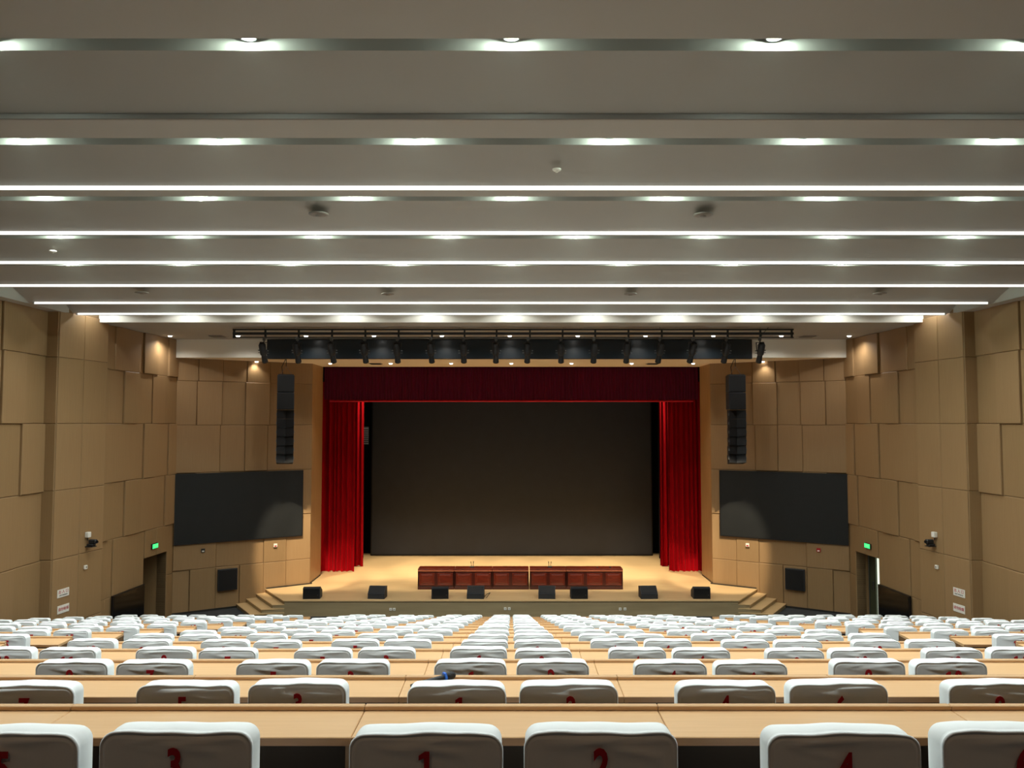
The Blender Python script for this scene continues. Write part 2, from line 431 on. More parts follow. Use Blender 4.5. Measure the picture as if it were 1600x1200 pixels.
# stage house
house = MB()
house.box(-9.7, -9.5, 28.75, 33.8, 0, EYE+5); house.box(9.5, 9.7, 28.75, 33.8, 0, EYE+5)
house.box(-9.7, 9.7, 33.6, 33.8, 0, EYE+5); house.box(-9.7, 9.7, 28.75, 33.8, EYE+5, EYE+5.2)
house.box(-9.7, 9.7, 28.65, 28.8, EYE+2.35, EYE+5.2); house.box(-9.7, -7.1, 28.7, 28.8, 0, EYE+2.6); house.box(7.1, 9.7, 28.7, 28.8, 0, EYE+2.6)
struct(house.obj('wall_stage_house', M_LEGC))

# big LED wall
def panel_screen(name, label, cat, x0, x1, y, z0, z1, th=.12, fr=.05, msc=M_BIGSCREEN):
    t = thing(name, label, cat, ((x0+x1)/2, y, z0))
    hx = (x1-x0)/2; h = z1-z0
    MB().box(-hx, hx, .02, th, 0, h).obj('casing', M_FRAME, t)
    m = MB(); m.box(-hx, -hx+fr, 0, .02, 0, h); m.box(hx-fr, hx, 0, .02, 0, h); m.box(-hx+fr, hx-fr, 0, .02, 0, fr); m.box(-hx+fr, hx-fr, 0, .02, h-fr, h)
    m.obj('frame', M_FRAME, t)
    MB().box(-hx+fr, hx-fr, .008, .02, fr, h-fr).obj('display', msc, t)
    return t
panel_screen('stage_screen', 'huge black screen filling the back of the stage', 'screen', -5.98, 6.0, 32.9, ZS+.02, EYE+1.2)
for s, nm in ((-1, 'left'), (1, 'right')):
    # black masking boards beside the screen
    t = thing('masking_flat', 'black masking flat between the big screen and the %s curtain' % nm, 'panel', (s*6.55, 32.3, ZS), 'black masking flats')
    for q in range(4):
        MB().box(-.38, .38, 0, .08, q*1.72, q*1.72+1.70).obj('board', M_LEGC, t)
    # white slatted side light
    t = thing('side_light', 'pale slatted light fitting behind the %s curtain edge' % nm, 'lamp', (s*(5.86 if s < 0 else 6.12), 31.0, at(572, 694, Y=31).z), 'slatted side lights')
    for q in range(8):
        MB().box(-.09, .09, 0, .05, q*.085, q*.085+.045).obj('slat', M_METAL, t)
    MB().box(-.10, .10, .05, .09, -.02, .70).obj('housing', M_BLACK, t)

# curtains
def curtain(x0, x1, y, z0, z1, pitch, amp, seed, flare=0.0, hem=0.0):
    rnd = random.Random(seed); n = max(40, int((x1-x0)/pitch*10)); rows = 14
    ph = [rnd.uniform(-.35, .35) for _ in range(200)]
    vs = []; fs = []
    for r in range(rows+1):
        t = r/rows; z = z0+(z1-z0)*t
        for i in range(n+1):
            u = i/n; x = x0+(x1-x0)*u
            k = u*(x1-x0)/pitch; kk = int(k)
            p = k+ph[kk]*(1-(k-kk))+ph[kk+1]*(k-kk)
            a_ = amp*(.65+.7*abs(ph[(kk*7) % 200]))*(1.15-.3*t)
            dy = a_*math.sin(2*math.pi*p)+.3*a_*math.sin(4*math.pi*p+1.3+2*t)
            zz = z+(hem*math.sin(2*math.pi*p*.5+1) if r == 0 else 0)
            vs.append((x+.25*a_*math.cos(2*math.pi*p)+flare*(1-t)*(u-.5), y+dy, zz))
    for r in range(rows):
        for i in range(n):
            q = r*(n+1)+i; fs.append((q, q+1, q+n+2, q+n+1))
    m = MB(); m.add(vs, fs, 0, True); return m
for s, nm in ((-1, 'left'), (1, 'right')):
    x0, x1 = (-7.3, -5.98) if s < 0 else (5.98, 7.3)
    tag(curtain(x0, x1, 29.45, ZS+.02, EYE+1.6, .19, .075, 3+s, flare=.05, hem=.01).obj('curtain', M_VELVET), 'full length red velvet curtain at the %s side of the stage opening' % nm, 'curtain', 'front stage curtains')
    x0, x1 = (-6.3, -5.86) if s < 0 else (5.86, 6.3)
    tag(curtain(x0, x1, 30.5, ZS+.02, EYE+1.6, .13, .05, 7+s, flare=.05, hem=.02).obj('curtain', M_VELVET), 'narrow inner red curtain edge showing behind the %s front curtain' % nm, 'curtain', 'inner stage curtains')
def val():
    m = curtain(-7.05, 7.05, 28.95, EYE+.90, EYE+2.3, .125, .03, 21, hem=.008); return m
v = tag(val().obj('valance', M_VALANCE), 'dark red pleated valance across the top of the stage', 'curtain')
v2 = tag(curtain(-6.9, 6.9, 29.2, EYE+.845, EYE+2.3, .16, .03, 33, hem=.012).obj('valance', M_VELVET), 'stage-lit red hem of the second valance peeking below the dark front one', 'curtain')

MB().tube((-6.9, 29.17, EYE+.865), (6.9, 29.17, EYE+.865), .04, n=10).obj('hem', mat('hem_velvet_lit', (215, 8, 34), .7), v2)  # roll and lighter red added to stand for stage light on the hem

# ================================================================== LINES OF LIGHT & DOWNLIGHTS
for i, L in enumerate(LINES):
    if i < 2: continue
    on = i != 3
    nm = ['', '', 'above the camera', 'unlit, foremost of the rows', 'brightest, nearest the camera', 'second lit one from the camera', 'third lit one from the camera',
          'fourth lit one from the camera', 'last but one before the stage', 'last before the stage'][i]
    t = thing('linear_light', ('thin white linear ceiling light, ' if on else 'dark thin linear ceiling light, ')+nm, 'ceiling light', (0, L, EYE+HU-.02), 'linear ceiling lights')
    hgt = .05
    MB().box(-XB+.1, XB-.1, .002, .05, -.0, hgt+.005).obj('housing', M_CEIL, t)
    MB().box(-XB+.15, XB-.15, -.012, .002, .003, hgt).obj('diffuser', M_LINE if on else M_LINEOFF, t)

def lens_mesh(r, mt):
    m = MB(); n = 16
    m.add([(r*math.cos(2*math.pi*i/n), r*math.sin(2*math.pi*i/n), 0) for i in range(n)]+[(r*math.cos(2*math.pi*i/n), r*math.sin(2*math.pi*i/n), .006) for i in range(n)],
          [tuple(range(n)), tuple(range(n, 2*n))]+[(i, (i+1) % n, n+(i+1) % n, n+i) for i in range(n)])
    return m.mesh('lens', mt)
ME_LENS = lens_mesh(.062, M_LENS)
ME_LENS2 = MB().lathe([(0, -.034), (.03, -.031), (.05, -.02), (.06, .0), (0, .0)]).mesh('lens', M_LENS2)
ME_HOUS = MB().lathe([(.062, .0), (.072, -.004), (.072, .12), (.0, .12)]).mesh('housing', M_METAL)
ME_RING = MB().lathe([(.056, .012), (.058, -.004), (.082, -.004), (.085, .006), (.06, .03)]).mesh('trim_ring', M_WHITE)
SP = 2.16
def num(i): return ORD[i] if i < len(ORD) else str(i)
RN = {2: 'lamp trough overhead', 3: 'nearest lamp trough', 4: 'second lamp trough', 5: 'third lamp trough', 6: 'fourth lamp trough', 7: 'fifth lamp trough', 8: 'sixth lamp trough', 9: 'seventh lamp trough'}
def off_word(x):
    if abs(x) < .1: return 'at the middle'
    n_ = int(abs(x)/SP+.51); 
    return '%s %s of middle' % (num(n_), 'left' if x < 0 else 'right')
for r in range(2, 10):
    S = TROUGHS[r]
    half = (r % 2 == 0)
    xs = [((i+.5) if half else i)*SP for i in range(-5, 5 if half else 6)]
    xs = [x for x in xs if abs(x) < XB-.8]
    for x in xs:
        vis = abs(x) < S*.70
        if not vis and abs(x) > S*.70+3.5: pass
        t = thing('downlight', 'recessed white downlight in the %s, %s' % (RN[r], off_word(x)), 'downlight', (x, S, EYE+HH+.062), 'downlights in the ceiling troughs')
        link('housing', ME_HOUS, t); link('lens', ME_LENS, t)
        spot('lamp', (x, S-.01, EYE+HH+.04), P_TROUGH, COOL, 132, .7, .04, t); glow((x, S-.01, EYE+HH+.048), P_GLOW, t)
# added warm fill lights behind the viewpoint, lifting the nearest chair backs
for x in (-6.5, -2.2, 2.2, 6.5):
    t = thing('downlight', 'added unseen fill light behind the viewpoint, %s' % off_word(x), 'downlight', (x, TROUGHS[0], EYE+HH+.062), 'added rear fill lights')
    link('housing', ME_HOUS, t); link('lens', ME_LENS, t)
    spot('lamp', (x, TROUGHS[0], EYE+HH+.03), P_REAR_FILL, (1, .66, .42), 120, .7, .05, t)
# lamps washing the last fascia
for i in range(-5, 6):
    x = i*SP
    if abs(x) > XB-.15: x *= .985
    t = thing('downlight', 'downlight washing the pale fascia before the stage, %s' % off_word(x), 'downlight', (x, 20.0, EYE+HH-.04), 'downlights by the fascia')
    link('housing', ME_HOUS, t); link('lens', ME_LENS, t)
    spot('lamp', (x, 20.0, EYE+HH-.05), P_LAST, COOL, 165, .2, .04, t)
# first soffit: 11 lamps
for i in range(-5, 6):
    p = at(796.5+i*106.1, 524.5, Z=2.72)
    t = thing('downlight', 'small round downlight in the soffit above the lighting bar, %s' % off_word(i*SP), 'downlight', (p.x, p.y, EYE+2.715), 'downlights in the soffit over the bar')
    link('trim_ring', ME_RING, t); link('lens', ME_LENS2, t, (0, 0, -.002))
    spot('lamp', (p.x, p.y, EYE+2.66), P_SOFFIT, (1, .97, .9), 155, .8, .05, t)
# second soffit: warm lamps
WX = [401, 516, 610.5, 705, 799, 893, 987, 1083, 1192]
for i, px in enumerate(WX):
    p = at(px, 564.5 if i in (0, 8) else 567.5, Z=2.13)
    t = thing('downlight', 'warm round downlight in the soffit over the stage front, %s' % off_word((i-4)*SP), 'downlight', (p.x, p.y, EYE+2.125), 'warm downlights over the stage front')
    link('trim_ring', ME_RING, t); link('lens', ME_LENS2, t, (0, 0, -.002))
    edge = i in (0, 8)
    if edge: spot('lamp', (p.x, p.y-.12, EYE+2.07), P_SOFFIT*.3, (1, .95, .85), 120, .9, .05, t)
    else: spot('lamp', (p.x, p.y, EYE+2.07), P_WARM, WARM, 50, .9, .05, t, (0, .5, -7.7))
# stage batten behind the valance
t = thing('stage_batten', 'row of warm lamps hidden behind the valance', 'lamp', (0, 30.2, EYE+3.4))
MB().box(-6.5, 6.5, -.1, .1, .1, .2).obj('rail', M_BLACK, t)
for i in range(7):
    x = -5.4+i*1.8
    MB().lathe([(.0, .1), (.1, .1), (.11, -.1), (.09, -.1), (.08, .05)], Matrix.Translation((x, 0, 0))).obj('lamp_can', M_BLACK, t)
    spot('lamp', (x, 30.2, EYE+3.3), P_STAGE, WARM, 40, .5, .1, t, (0, .03, -1))

# ceiling fittings
def disc(name, label, cat, px, py, Z, r, mt, group):
    p = at(px, py, Z=Z)
    t = thing(name, label, cat, (p.x, p.y, EYE+Z), group)
    MB().lathe([(0, -.025), (r*.75, -.022), (r, -.012), (r, .0)], n=20).obj('cover', mt, t)
    MB().lathe([(0, -.04), (r*.3, -.038), (r*.35, -.02)], n=14).obj('sensor_tip' if cat != 'ceiling speaker' else 'grille', mt, t)
def zc(px, py):   # ceiling height at a pixel: first crossing with the saw-tooth boards
    for j in range(len(prof)-1):
        (y0, z0), (y1, z1) = prof[j], prof[j+1]
        if y1 <= 3 or y1-y0 < .02: continue
        z0 = min(z0, HH); z1 = min(z1, HH)
        for q in range(60):
            yy = y0+(y1-y0)*q/60; zz = z0+(z1-z0)*q/60
            if yy > 3 and at(px, py, Y=yy).z-EYE >= zz: return zz
    return HU
M_GREYD = mat('grey_plastic', (120, 112, 104), .6)
disc('smoke_detector', 'small smoke detector on the near ceiling, right of centre', 'smoke detector', 870, 264, zc(870, 264)-.03, .05, M_WHITE, 'ceiling detectors')
disc('smoke_detector', 'tiny detector near the ceiling left edge below the third light line', 'smoke detector', 83, 392, zc(83, 392)-.03, .06, M_WHITE, 'ceiling detectors')
for px, py, l in ((498, 334, 'left'), (1099, 335, 'right')):
    disc('ceiling_speaker', 'grey round ceiling speaker, near pair, %s one' % l, 'ceiling speaker', px, py, zc(px, py)-.035, .14, M_GREYD, 'round ceiling speakers')
for px, py, l in ((222, 457, 'outer left'), (606, 459, 'inner left'), (985, 459, 'inner right'), (1375, 458, 'outer right')):
    disc('ceiling_speaker', 'grey round ceiling speaker, far row, %s one' % l, 'ceiling speaker', px, py, zc(px, py)-.035, .15, M_GREYD, 'round ceiling speakers')
for px, l in ((587, 'left'), (1020, 'right')):
    p = at(px, 568, Z=2.13)
    t = thing('ceiling_vent', 'flat grey air vent in the soffit above the valance, %s one' % l, 'vent', (p.x, p.y, EYE+2.13), 'soffit air vents')
    MB().box(-.22, .22, -.22, .22, -.012, .0).obj('plate', M_GREYD, t)
    for q in range(5): MB().box(-.18, .18, -.17+q*.08, -.14+q*.08, -.03, -.012).obj('slat', M_DARK, t)
for px, l in ((340, 'left'), (1262, 'right')):
    p = at(px, 525, Z=2.72)
    t = thing('ceiling_vent', 'flat air vent beside the %s end of the lighting bar' % l, 'vent', (p.x, p.y, EYE+2.72), 'upper soffit air vents')
    MB().box(-.25, .25, -.25, .25, -.012, .0).obj('plate', M_CEIL, t)
    for q in range(5): MB().box(-.2, .2, -.2+q*.09, -.16+q*.09, -.03, -.012).obj('slat', M_GREYD, t)

# ================================================================== LIGHTING BAR & SPOTLIGHTS
BY = 21.6
zu = at(799, 515, Y=BY).z; zm0 = at(799, 522.8, Y=BY).z; zm1 = at(799, 519.8, Y=BY).z; zl = at(799, 526.6, Y=BY).z
xl = at(364, 520, Y=BY).x; xr = at(1240, 520, Y=BY).x
bar = thing('lighting_bar', 'long dark lighting bar hung in front of the stage', 'lighting bar', (0, BY, zl))
MB().box(xl, xr, -.03, .03, zu-zl-.02, zu-zl+.02).obj('upper_rail', M_TRUSS, bar)
MB().box(xl, xr, -.02, .12, zm0-zl, zm1-zl+.01).obj('cable_tray', M_TRUSS, bar)
MB().tube((xl, 0, -.01), (xr, 0, -.01), .016).obj('lower_rail', M_TRUSS, bar)
for px in (366, 415, 467, 519, 571, 623, 675, 726, 776, 828, 879, 930, 982, 1034, 1084, 1137, 1188, 1237):
    x = at(px, 520, Y=BY).x
    MB().box(x-.025, x+.025, -.025, .025, -.03, zu-zl).obj('post', M_TRUSS, bar)
for px in (413, 569, 718, 880, 1031, 1188):
    x = at(px, 520, Y=BY).x
    MB().tube((x, 0, zu-zl), (x, 0, EYE+2.72-zl), .007, n=6).obj('hanger_rod', M_METAL, bar)
m = MB(); xx = at(1190, 515, Y=BY).x
pts = [Vector((xx-.02, 0, 0)), Vector((xx+.05, .02, .12)), Vector((xx+.14, .02, .2)), Vector((xx+.2, .02, EYE+2.72-zl))]
for a, b in zip(pts[:-1], pts[1:]): m.tube(a, b, .008, n=6)
m.obj('cable', M_BLACK, bar)

# spotlight prototype: origin at the clamp on the lower rail
def spotlight_meshes():
    r = {}
    m = MB(); m.box(-.035, .035, -.03, .03, -.06, .05); m.tube((0, 0, -.06), (0, 0, -.10), .015); m.tube((-.05, 0, -.01), (.05, 0, -.01), .01); r['clamp'] = m.mesh('clamp', M_METAL)
    m = MB()
    for sx in (-1, 1): m.box(sx*.105-.008, sx*.105+.008, -.02, .02, -.36, -.10)
    m.box(-.113, .113, -.02, .02, -.115, -.10); r['yoke'] = m.mesh('yoke', M_TRUSS)
    Mt = Matrix.Translation((0, -.02, -.34)) @ Matrix.Rotation(math.radians(38), 4, 'X') @ Matrix.Scale(1.15, 4, (0, 0, 1))
    m = MB(); m.lathe([(0, .22), (.06, .215), (.085, .18), (.09, .02), (.095, .0), (.095, -.10), (.07, -.12), (.0, -.12)], Mt, 16); 
    for q in range(4): m.lathe([(.09, .06+q*.03), (.1, .065+q*.03), (.09, .07+q*.03)], Mt, 16)
    r['body'] = m.mesh('body', M_BLACK)
    m = MB(); m.lathe([(.066, -.12), (.07, -.14), (.082, -.30), (.085, -.34), (.078, -.34), (.07, -.28), (0, -.28)], Mt, 16); r['barrel'] = m.mesh('barrel', M_BLACK)
    m = MB()
    for sx in (-1, 1): m.tube((sx*.1, 0, -.34), (sx*.15, 0, -.34), .016, n=8)
    m.tube(Mt @ Vector((.09, 0, -.07)), Mt @ Vector((.15, 0, -.07)), .01, n=8); m.tube(Mt @ Vector((-.15, 0, -.07)), Mt @ Vector((-.09, 0, -.07)), .01, n=8)
    r['knob'] = m.mesh('knob', M_METAL)
    m = MB(); m.tube((0.02, -.02, -.06), (-.09, -.04, -.2), .006, n=6); m.tube((-.09, -.04, -.2), (-.03, -.05, -.30), .006, n=6); r['cable'] = m.mesh('cable', M_BLACK)
    return r
SM = spotlight_meshes()
SX = [413, 465, 518, 570, 621, 673, 724, 775, 825, 876.5, 928, 979.5, 1031, 1083, 1135, 1187]
ROT = {0: (.0, -.06), 13: (0, -.08), 15: (0, .06)}
YAW = {0: -.02, 1: .0, 14: 0, 15: .02}
for i, px in enumerate(SX):
    x = at(px, 527, Y=BY).x
    t = thing('stage_spotlight', 'black profile spotlight clamped to the lighting bar, %s' % ('leftmost of the sixteen' if i == 0 else 'rightmost of the sixteen' if i == 15 else '%s from the left' % ORD[i+1]), 'spotlight', (x, BY, zl-.045), 'spotlights on the lighting bar')
    rx, ry = ROT.get(i, (0, random.Random(i).uniform(-.05, .05)))
    t.rotation_euler = (0, -ry, YAW.get(i, random.Random(i+40).uniform(-.08, .08)))
    for nme in ('clamp', 'yoke', 'body', 'barrel', 'knob', 'cable'): link(nme, SM[nme], t)
    l = bpy.data.lights.new('beam', 'SPOT'); l.energy = P_BAR*(2.6 if i in (0, 15) else 1.0 if i in (1, 14) else .7); l.color = WARM; l.shadow_soft_size = .05
    l.spot_size = math.radians(24); l.spot_blend = .45
    o = bpy.data.objects.new('beam', l); COL.objects.link(o); o.parent = t
    o.location = (0, .25, -.69); o.rotation_euler = Vector((0, .643, -.766 if 0 < i < 15 else -.83)).to_track_quat('-Z', 'Y').to_euler()

# black banner display before the fascia
p0 = at(417, 560.5, Y=24.45); p1 = at(1175, 530.5, Y=24.45)
bs = panel_screen('banner_screen', 'long low black display strip hung in front of the pale fascia', 'screen', p0.x, p1.x, 24.45, p0.z, p1.z, .2, .03, mat('banner_black', (20, 32, 40), .3, spec=.6))

# ================================================================== SIDE SCREENS ON THE ANGLED WALLS
for s, nm in ((-1, 'left'), (1, 'right')):
    a = Vector((-10.87, 24.9)); b = Vector((-7.06, 27.25)); d = (b-a).normalized(); nin = Vector((d.y, -d.x))
    def tpar(px):
        k = (px-799)/F*.9965
        return (k*a.y-a.x)/(d.x-k*d.y)
    ang = math.atan2(d.y, d.x)
    def place(t, z, off=.075):
        p = a+d*t+nin*off; return Vector((p.x*-s, p.y, z))
    def mk(name, label, cat, px, z, group=None, off=.075):
        q = place(tpar(px), z, off); o = thing(name, label, cat, q, group); o.rotation_euler.z = ang if s < 0 else -ang
        return o
    W = tpar(473)-tpar(274); zb = EYE-3.90; zt = EYE-1.62; H = zt-zb
    t = mk('wall_screen', 'black display mounted on the angled wall %s of the stage' % nm, 'screen', 373, zb, 'wall screens')
    hw = W/2; sh = ((tpar(473)+tpar(274))/2-tpar(373))*(-s)
    m = MB(); m.box(-hw+sh, hw+sh, -.03, .0, 0, H); m.obj('casing', M_FRAME, t)
    fr = .03; m = MB(); m.box(-hw+sh, -hw+fr+sh, -.045, -.03, 0, H); m.box(hw-fr+sh, hw+sh, -.045, -.03, 0, H); m.box(-hw+fr+sh, hw-fr+sh, -.045, -.03, 0, fr); m.box(-hw+fr+sh, hw-fr+sh, -.045, -.03, H-fr, H)
    m.obj('frame', M_FRAME, t)
    MB().box(-hw+fr+sh, hw-fr+sh, -.04, -.03, fr, H-fr).obj('display', M_SCREEN, t)
    # black wall loudspeaker low on the wall
    t = mk('wall_speaker', 'square black speaker grille set low in the wall %s of the stage' % nm, 'speaker', 358 if s < 0 else 358, at(358, 923, Y=25.6).z, 'low wall speakers')
    MB().cbox(-.31, .31, -.10, .0, 0, .70, .01).obj('cabinet', M_CAB, t)
    MB().box(-.28, .28, -.112, -.10, .03, .67).obj('grille', M_GRILLE, t)
    # small wall plates
    lst = [(431.6, 852, M_WHITE, 'small white and red call point'), (319.6, 860, M_DARK, 'small dark wall plate')] if s < 0 else [(431, 851.5, M_WHITE, 'small white and red call point'), (321, 859.5, M_RED, 'small red wall plate')]
    for (px, py, mt, lb) in lst:
        yy = (a+d*tpar(px)).y
        t = mk('wall_plate', lb+' below the %s wall screen' % nm, 'wall plate', px, at(px, py, Y=yy).z-.05, 'wall plates')
        MB().cbox(-.06, .06, -.035, .0, 0, .12, .006).obj('box', mt, t)
        MB().box(-.035, .035, -.04, -.035, .02, .06).obj('button', M_RED if mt is M_WHITE else M_WHITE, t)

# ---- hanging line array loudspeakers
for s, nm, px0 in ((-1, 'left', 447), (1, 'right', 1152)):
    Y = 25.0
    top = at(px0, 586, Y=Y)
    t = thing('line_array', 'tall black line array speaker hanging %s of the stage' % nm, 'speaker', (top.x, Y, top.z), 'hanging line array speakers')
    t.rotation_euler.z = 0.28 if s < 0 else -0.06
    hb = 0.385
    # two subwoofers on top
    for q in range(2):
        z1 = -q*.57; z0 = z1-.555
        MB().cbox(-.27, .27, 0, .5, z0, z1, .015).obj('bass_cabinet', M_CAB, t)
        g = MB().box(-.25, .25, -.012, .0, z0+.02, z1-.02).obj('grille', M_GRILLE, t)
        t2 = MB().lathe([(0, -.012), (.015, -.012), (.015, .0)], Matrix.Translation((0, -.012, (z0+z1)/2)) @ Matrix.Rotation(math.pi/2, 4, 'X'), 10).obj('badge', M_METAL, t)
    z = -1.14; tilt = 0; yo = 0.0
    for q in range(6):
        M = Matrix.Translation((0, .02+yo, z)) @ Matrix.Rotation(math.radians(-tilt), 4, 'X')
        h = .285; m = MB()
        # cabinet with the V-shaped mouth of a line array
        pl = [(-.27, 0), (0, .14), (.27, 0), (.25, .42), (-.25, .42)]
        vs = [M @ Vector((x, y, 0)) for x, y in pl]+[M @ Vector((x, y*.95, -h)) for x, y in pl]
        m.add(vs, [(4, 3, 2, 1, 0), (5, 6, 7, 8, 9), (0, 1, 6, 5), (1, 2, 7, 6), (2, 3, 8, 7), (3, 4, 9, 8), (4, 0, 5, 9)])
        cab = m.obj('cabinet', M_CAB, t)
        for sx in (-1, 1):
            g = MB(); vs = [M @ Vector(v_) for v_ in ((sx*.255, -.006, -.015), (sx*.01, .121, -.015), (sx*.01, .121, -h+.015), (sx*.255, -.006, -h+.015))]
            g.add(vs+[v_+Vector((0, .01, 0)) for v_ in vs], [(0, 1, 2, 3), (4, 7, 6, 5), (0, 3, 7, 4), (1, 5, 6, 2), (0, 4, 5, 1), (3, 2, 6, 7)]).obj('horn_grille', M_GRILLE, cab)
            b_ = MB(); b_.box(sx*.275-.012, sx*.275+.012, .02, .08, -h*.65, -h*.35, M=M); b_.obj('link_plate', M_METAL, cab)
        z -= h*math.cos(math.radians(tilt)); yo += h*math.sin(math.radians(tilt)); tilt += 2.2
    m = MB(); m.box(-.24, .24, .05, .45, .0, .03); m.obj('fly_frame', M_BLACK, t)
    for sx in (-1, 1):
        ro = MB(); ro.tube((sx*.18, .25, .03), (0, .25, .30), .006, n=6); ro.obj('sling', M_METAL, t)
    MB().tube((0, .25, .30), (0, .25, EYE+2.13-top.z), .012, n=6).obj('chain', M_BLACK, t)
    m = MB(); m.tube((-.1, .3, .03), (-.14, .3, .28), .012, n=6); m.tube((-.14, .3, .28), (-.02, .3, EYE+2.13-top.z), .012, n=6); m.obj('cable', M_BLACK, t)

# ================================================================== SIDE WALL FITTINGS
def text_mesh(txt, size, mt, offset=0.0, ext=.0015, sx=1.0):
    cu = bpy.data.curves.new('txt', 'FONT'); cu.body = txt; cu.size = size; cu.extrude = ext; cu.offset = offset
    cu.align_x = 'CENTER'; cu.align_y = 'CENTER'; cu.resolution_u = 3
    o = bpy.data.objects.new('txt', cu); COL.objects.link(o)
    bpy.context.view_layer.update()
    me = bpy.data.meshes.new_from_object(o.evaluated_get(bpy.context.evaluated_depsgraph_get()))
    bpy.data.objects.remove(o); me.materials.clear(); me.materials.append(mt)
    for v_ in me.vertices: v_.co = Vector((v_.co.x*sx, -v_.co.z, v_.co.y))   # stands up, faces -Y
    return me
for s, nm in ((-1, 'left'), (1, 'right')):
    A = Vector((-11.3, 19.1)); B = Vector((-11.02, 20.9)); d = (B-A).normalized(); nin = Vector((d.y, -d.x)); ang = math.atan2(d.y, d.x)
    def mkc(name, label, cat, px, py, group=None, a=A, dd=d, nn=nin, off=.022):
        k = (px-799)/F*1.0135 if False else None
        # intersect the pixel's vertical plane with the pier
        q = at(px, py, Y=20); kx = q.x/20
        t = (kx*a.y-a.x)/(dd.x-kx*dd.y); p = a+dd*t+nn*off
        z = at(px, py, Y=p.y).z
        o = thing(name, label, cat, (p.x*-s, p.y, z), group)
        an = math.atan2(dd.y, dd.x); o.rotation_euler.z = an if s < 0 else -an
        return o
    t = mkc('wireless_sensor', 'small white box mounted above the camera on the %s pier' % nm, 'wall box', 134, 836, 'white boxes above the cameras')
    MB().cbox(-.06, .06, -.10, 0, -.06, .08, .01).obj('box', M_WHITE, t); MB().tube((0, -.04, -.06), (0, -.05, -.14), .012).obj('bracket', M_BLACK, t)
    t = mkc('security_camera', 'black tracking camera on a bracket on the %s pier' % nm, 'camera', 136, 848, 'black tracking cameras')
    MB().box(-.10, .06, -.22, 0, -.10, -.08).obj('shelf', M_BLACK, t)
    MB().cbox(-.08, .06, -.20, -.03, -.075, -.02, .01).obj('base', M_BLACK, t)
    MB().cbox(-.05, .05, -.26, -.05, -.02, .09, .02).obj('head', M_BLACK, t)
    MB().lathe([(.0, -.02), (.035, -.02), (.035, .02)], Matrix.Translation((0, -.265, .03)) @ Matrix.Rotation(math.pi/2, 4, 'X'), 12).obj('lens', M_GRILLE, t)
    t = mkc('switch_box', 'small square white box lower on the %s pier' % nm, 'wall box', 131.5, 886, 'small white wall boxes')
    MB().cbox(-.05, .05, -.05, 0, -.05, .05, .008).obj('box', M_WHITE, t); MB().box(-.02, .02, -.055, -.05, -.02, .02).obj('button', M_GREYD, t)
    for (py, py2, tx, sub, lb) in ((926, 0, '出 入 口', 'EXIT PASSAGE', 'upper white sign with red characters on the %s pier'), (951, 0, '请勿吸烟', None, 'lower white sign with red characters on the %s pier')):
        t = mkc('wall_sign', lb % nm, 'sign', 97.5, py, 'signs on the piers')
        MB().cbox(-.20, .20, -.012, 0, -.10, .10, .003).obj('board', M_WHITE, t)
        if sub:
            link('lettering', text_mesh(tx, .095, M_RED, .0), t, (0, -.014, .03)); link('lettering', text_mesh(sub, .045, M_BLACK, .0), t, (0, -.014, -.05))
        else: link('lettering', text_mesh(tx, .09, M_RED, .0), t, (0, -.014, 0))
    # on the second side wall: exit sign, low black screen
    A2 = Vector((-11.12, 20.9)); B2 = Vector((-10.87, 24.9)); d2 = (B2-A2).normalized(); n2 = Vector((d2.y, -d2.x))
    t = mkc('exit_sign', 'small green lit exit sign over the %s doorway' % nm, 'sign', 238, 853, 'exit signs', A2, d2, n2, .06)
    MB().cbox(-.17, .17, -.04, 0, -.08, .08, .006).obj('housing', M_DARK, t)
    MB().box(-.155, .155, -.046, -.04, -.065, .065).obj('lit_face', M_EXIT, t)
    link('lettering', text_mesh('EXIT', .1, M_WHITE), t, (0.03, -.048, 0))
    t = thing('floor_screen', 'black display panel low by the wall next to the %s doorway' % nm, 'screen', group='low side screens')
    p = A2+d2*1.36+n2*.06; t.location = (p.x*-s, p.y, 0); t.rotation_euler.z = math.atan2(d2.y, d2.x)*(1 if s < 0 else -1)
    MB().box(-.80, .80, -.06, 0, Z0+.45, EYE-4.75).obj('casing', M_FRAME, t)
    MB().box(-.77, .77, -.066, -.06, Z0+.48, EYE-4.78).obj('display', mat('low_screen_black_'+nm, (8, 8, 9), .15), t)
    m = MB(); m.box(-.6, -.54, -.05, 0, Z0, Z0+.45); m.box(.54, .6, -.05, 0, Z0, Z0+.45); m.obj('stand', M_BLACK, t)

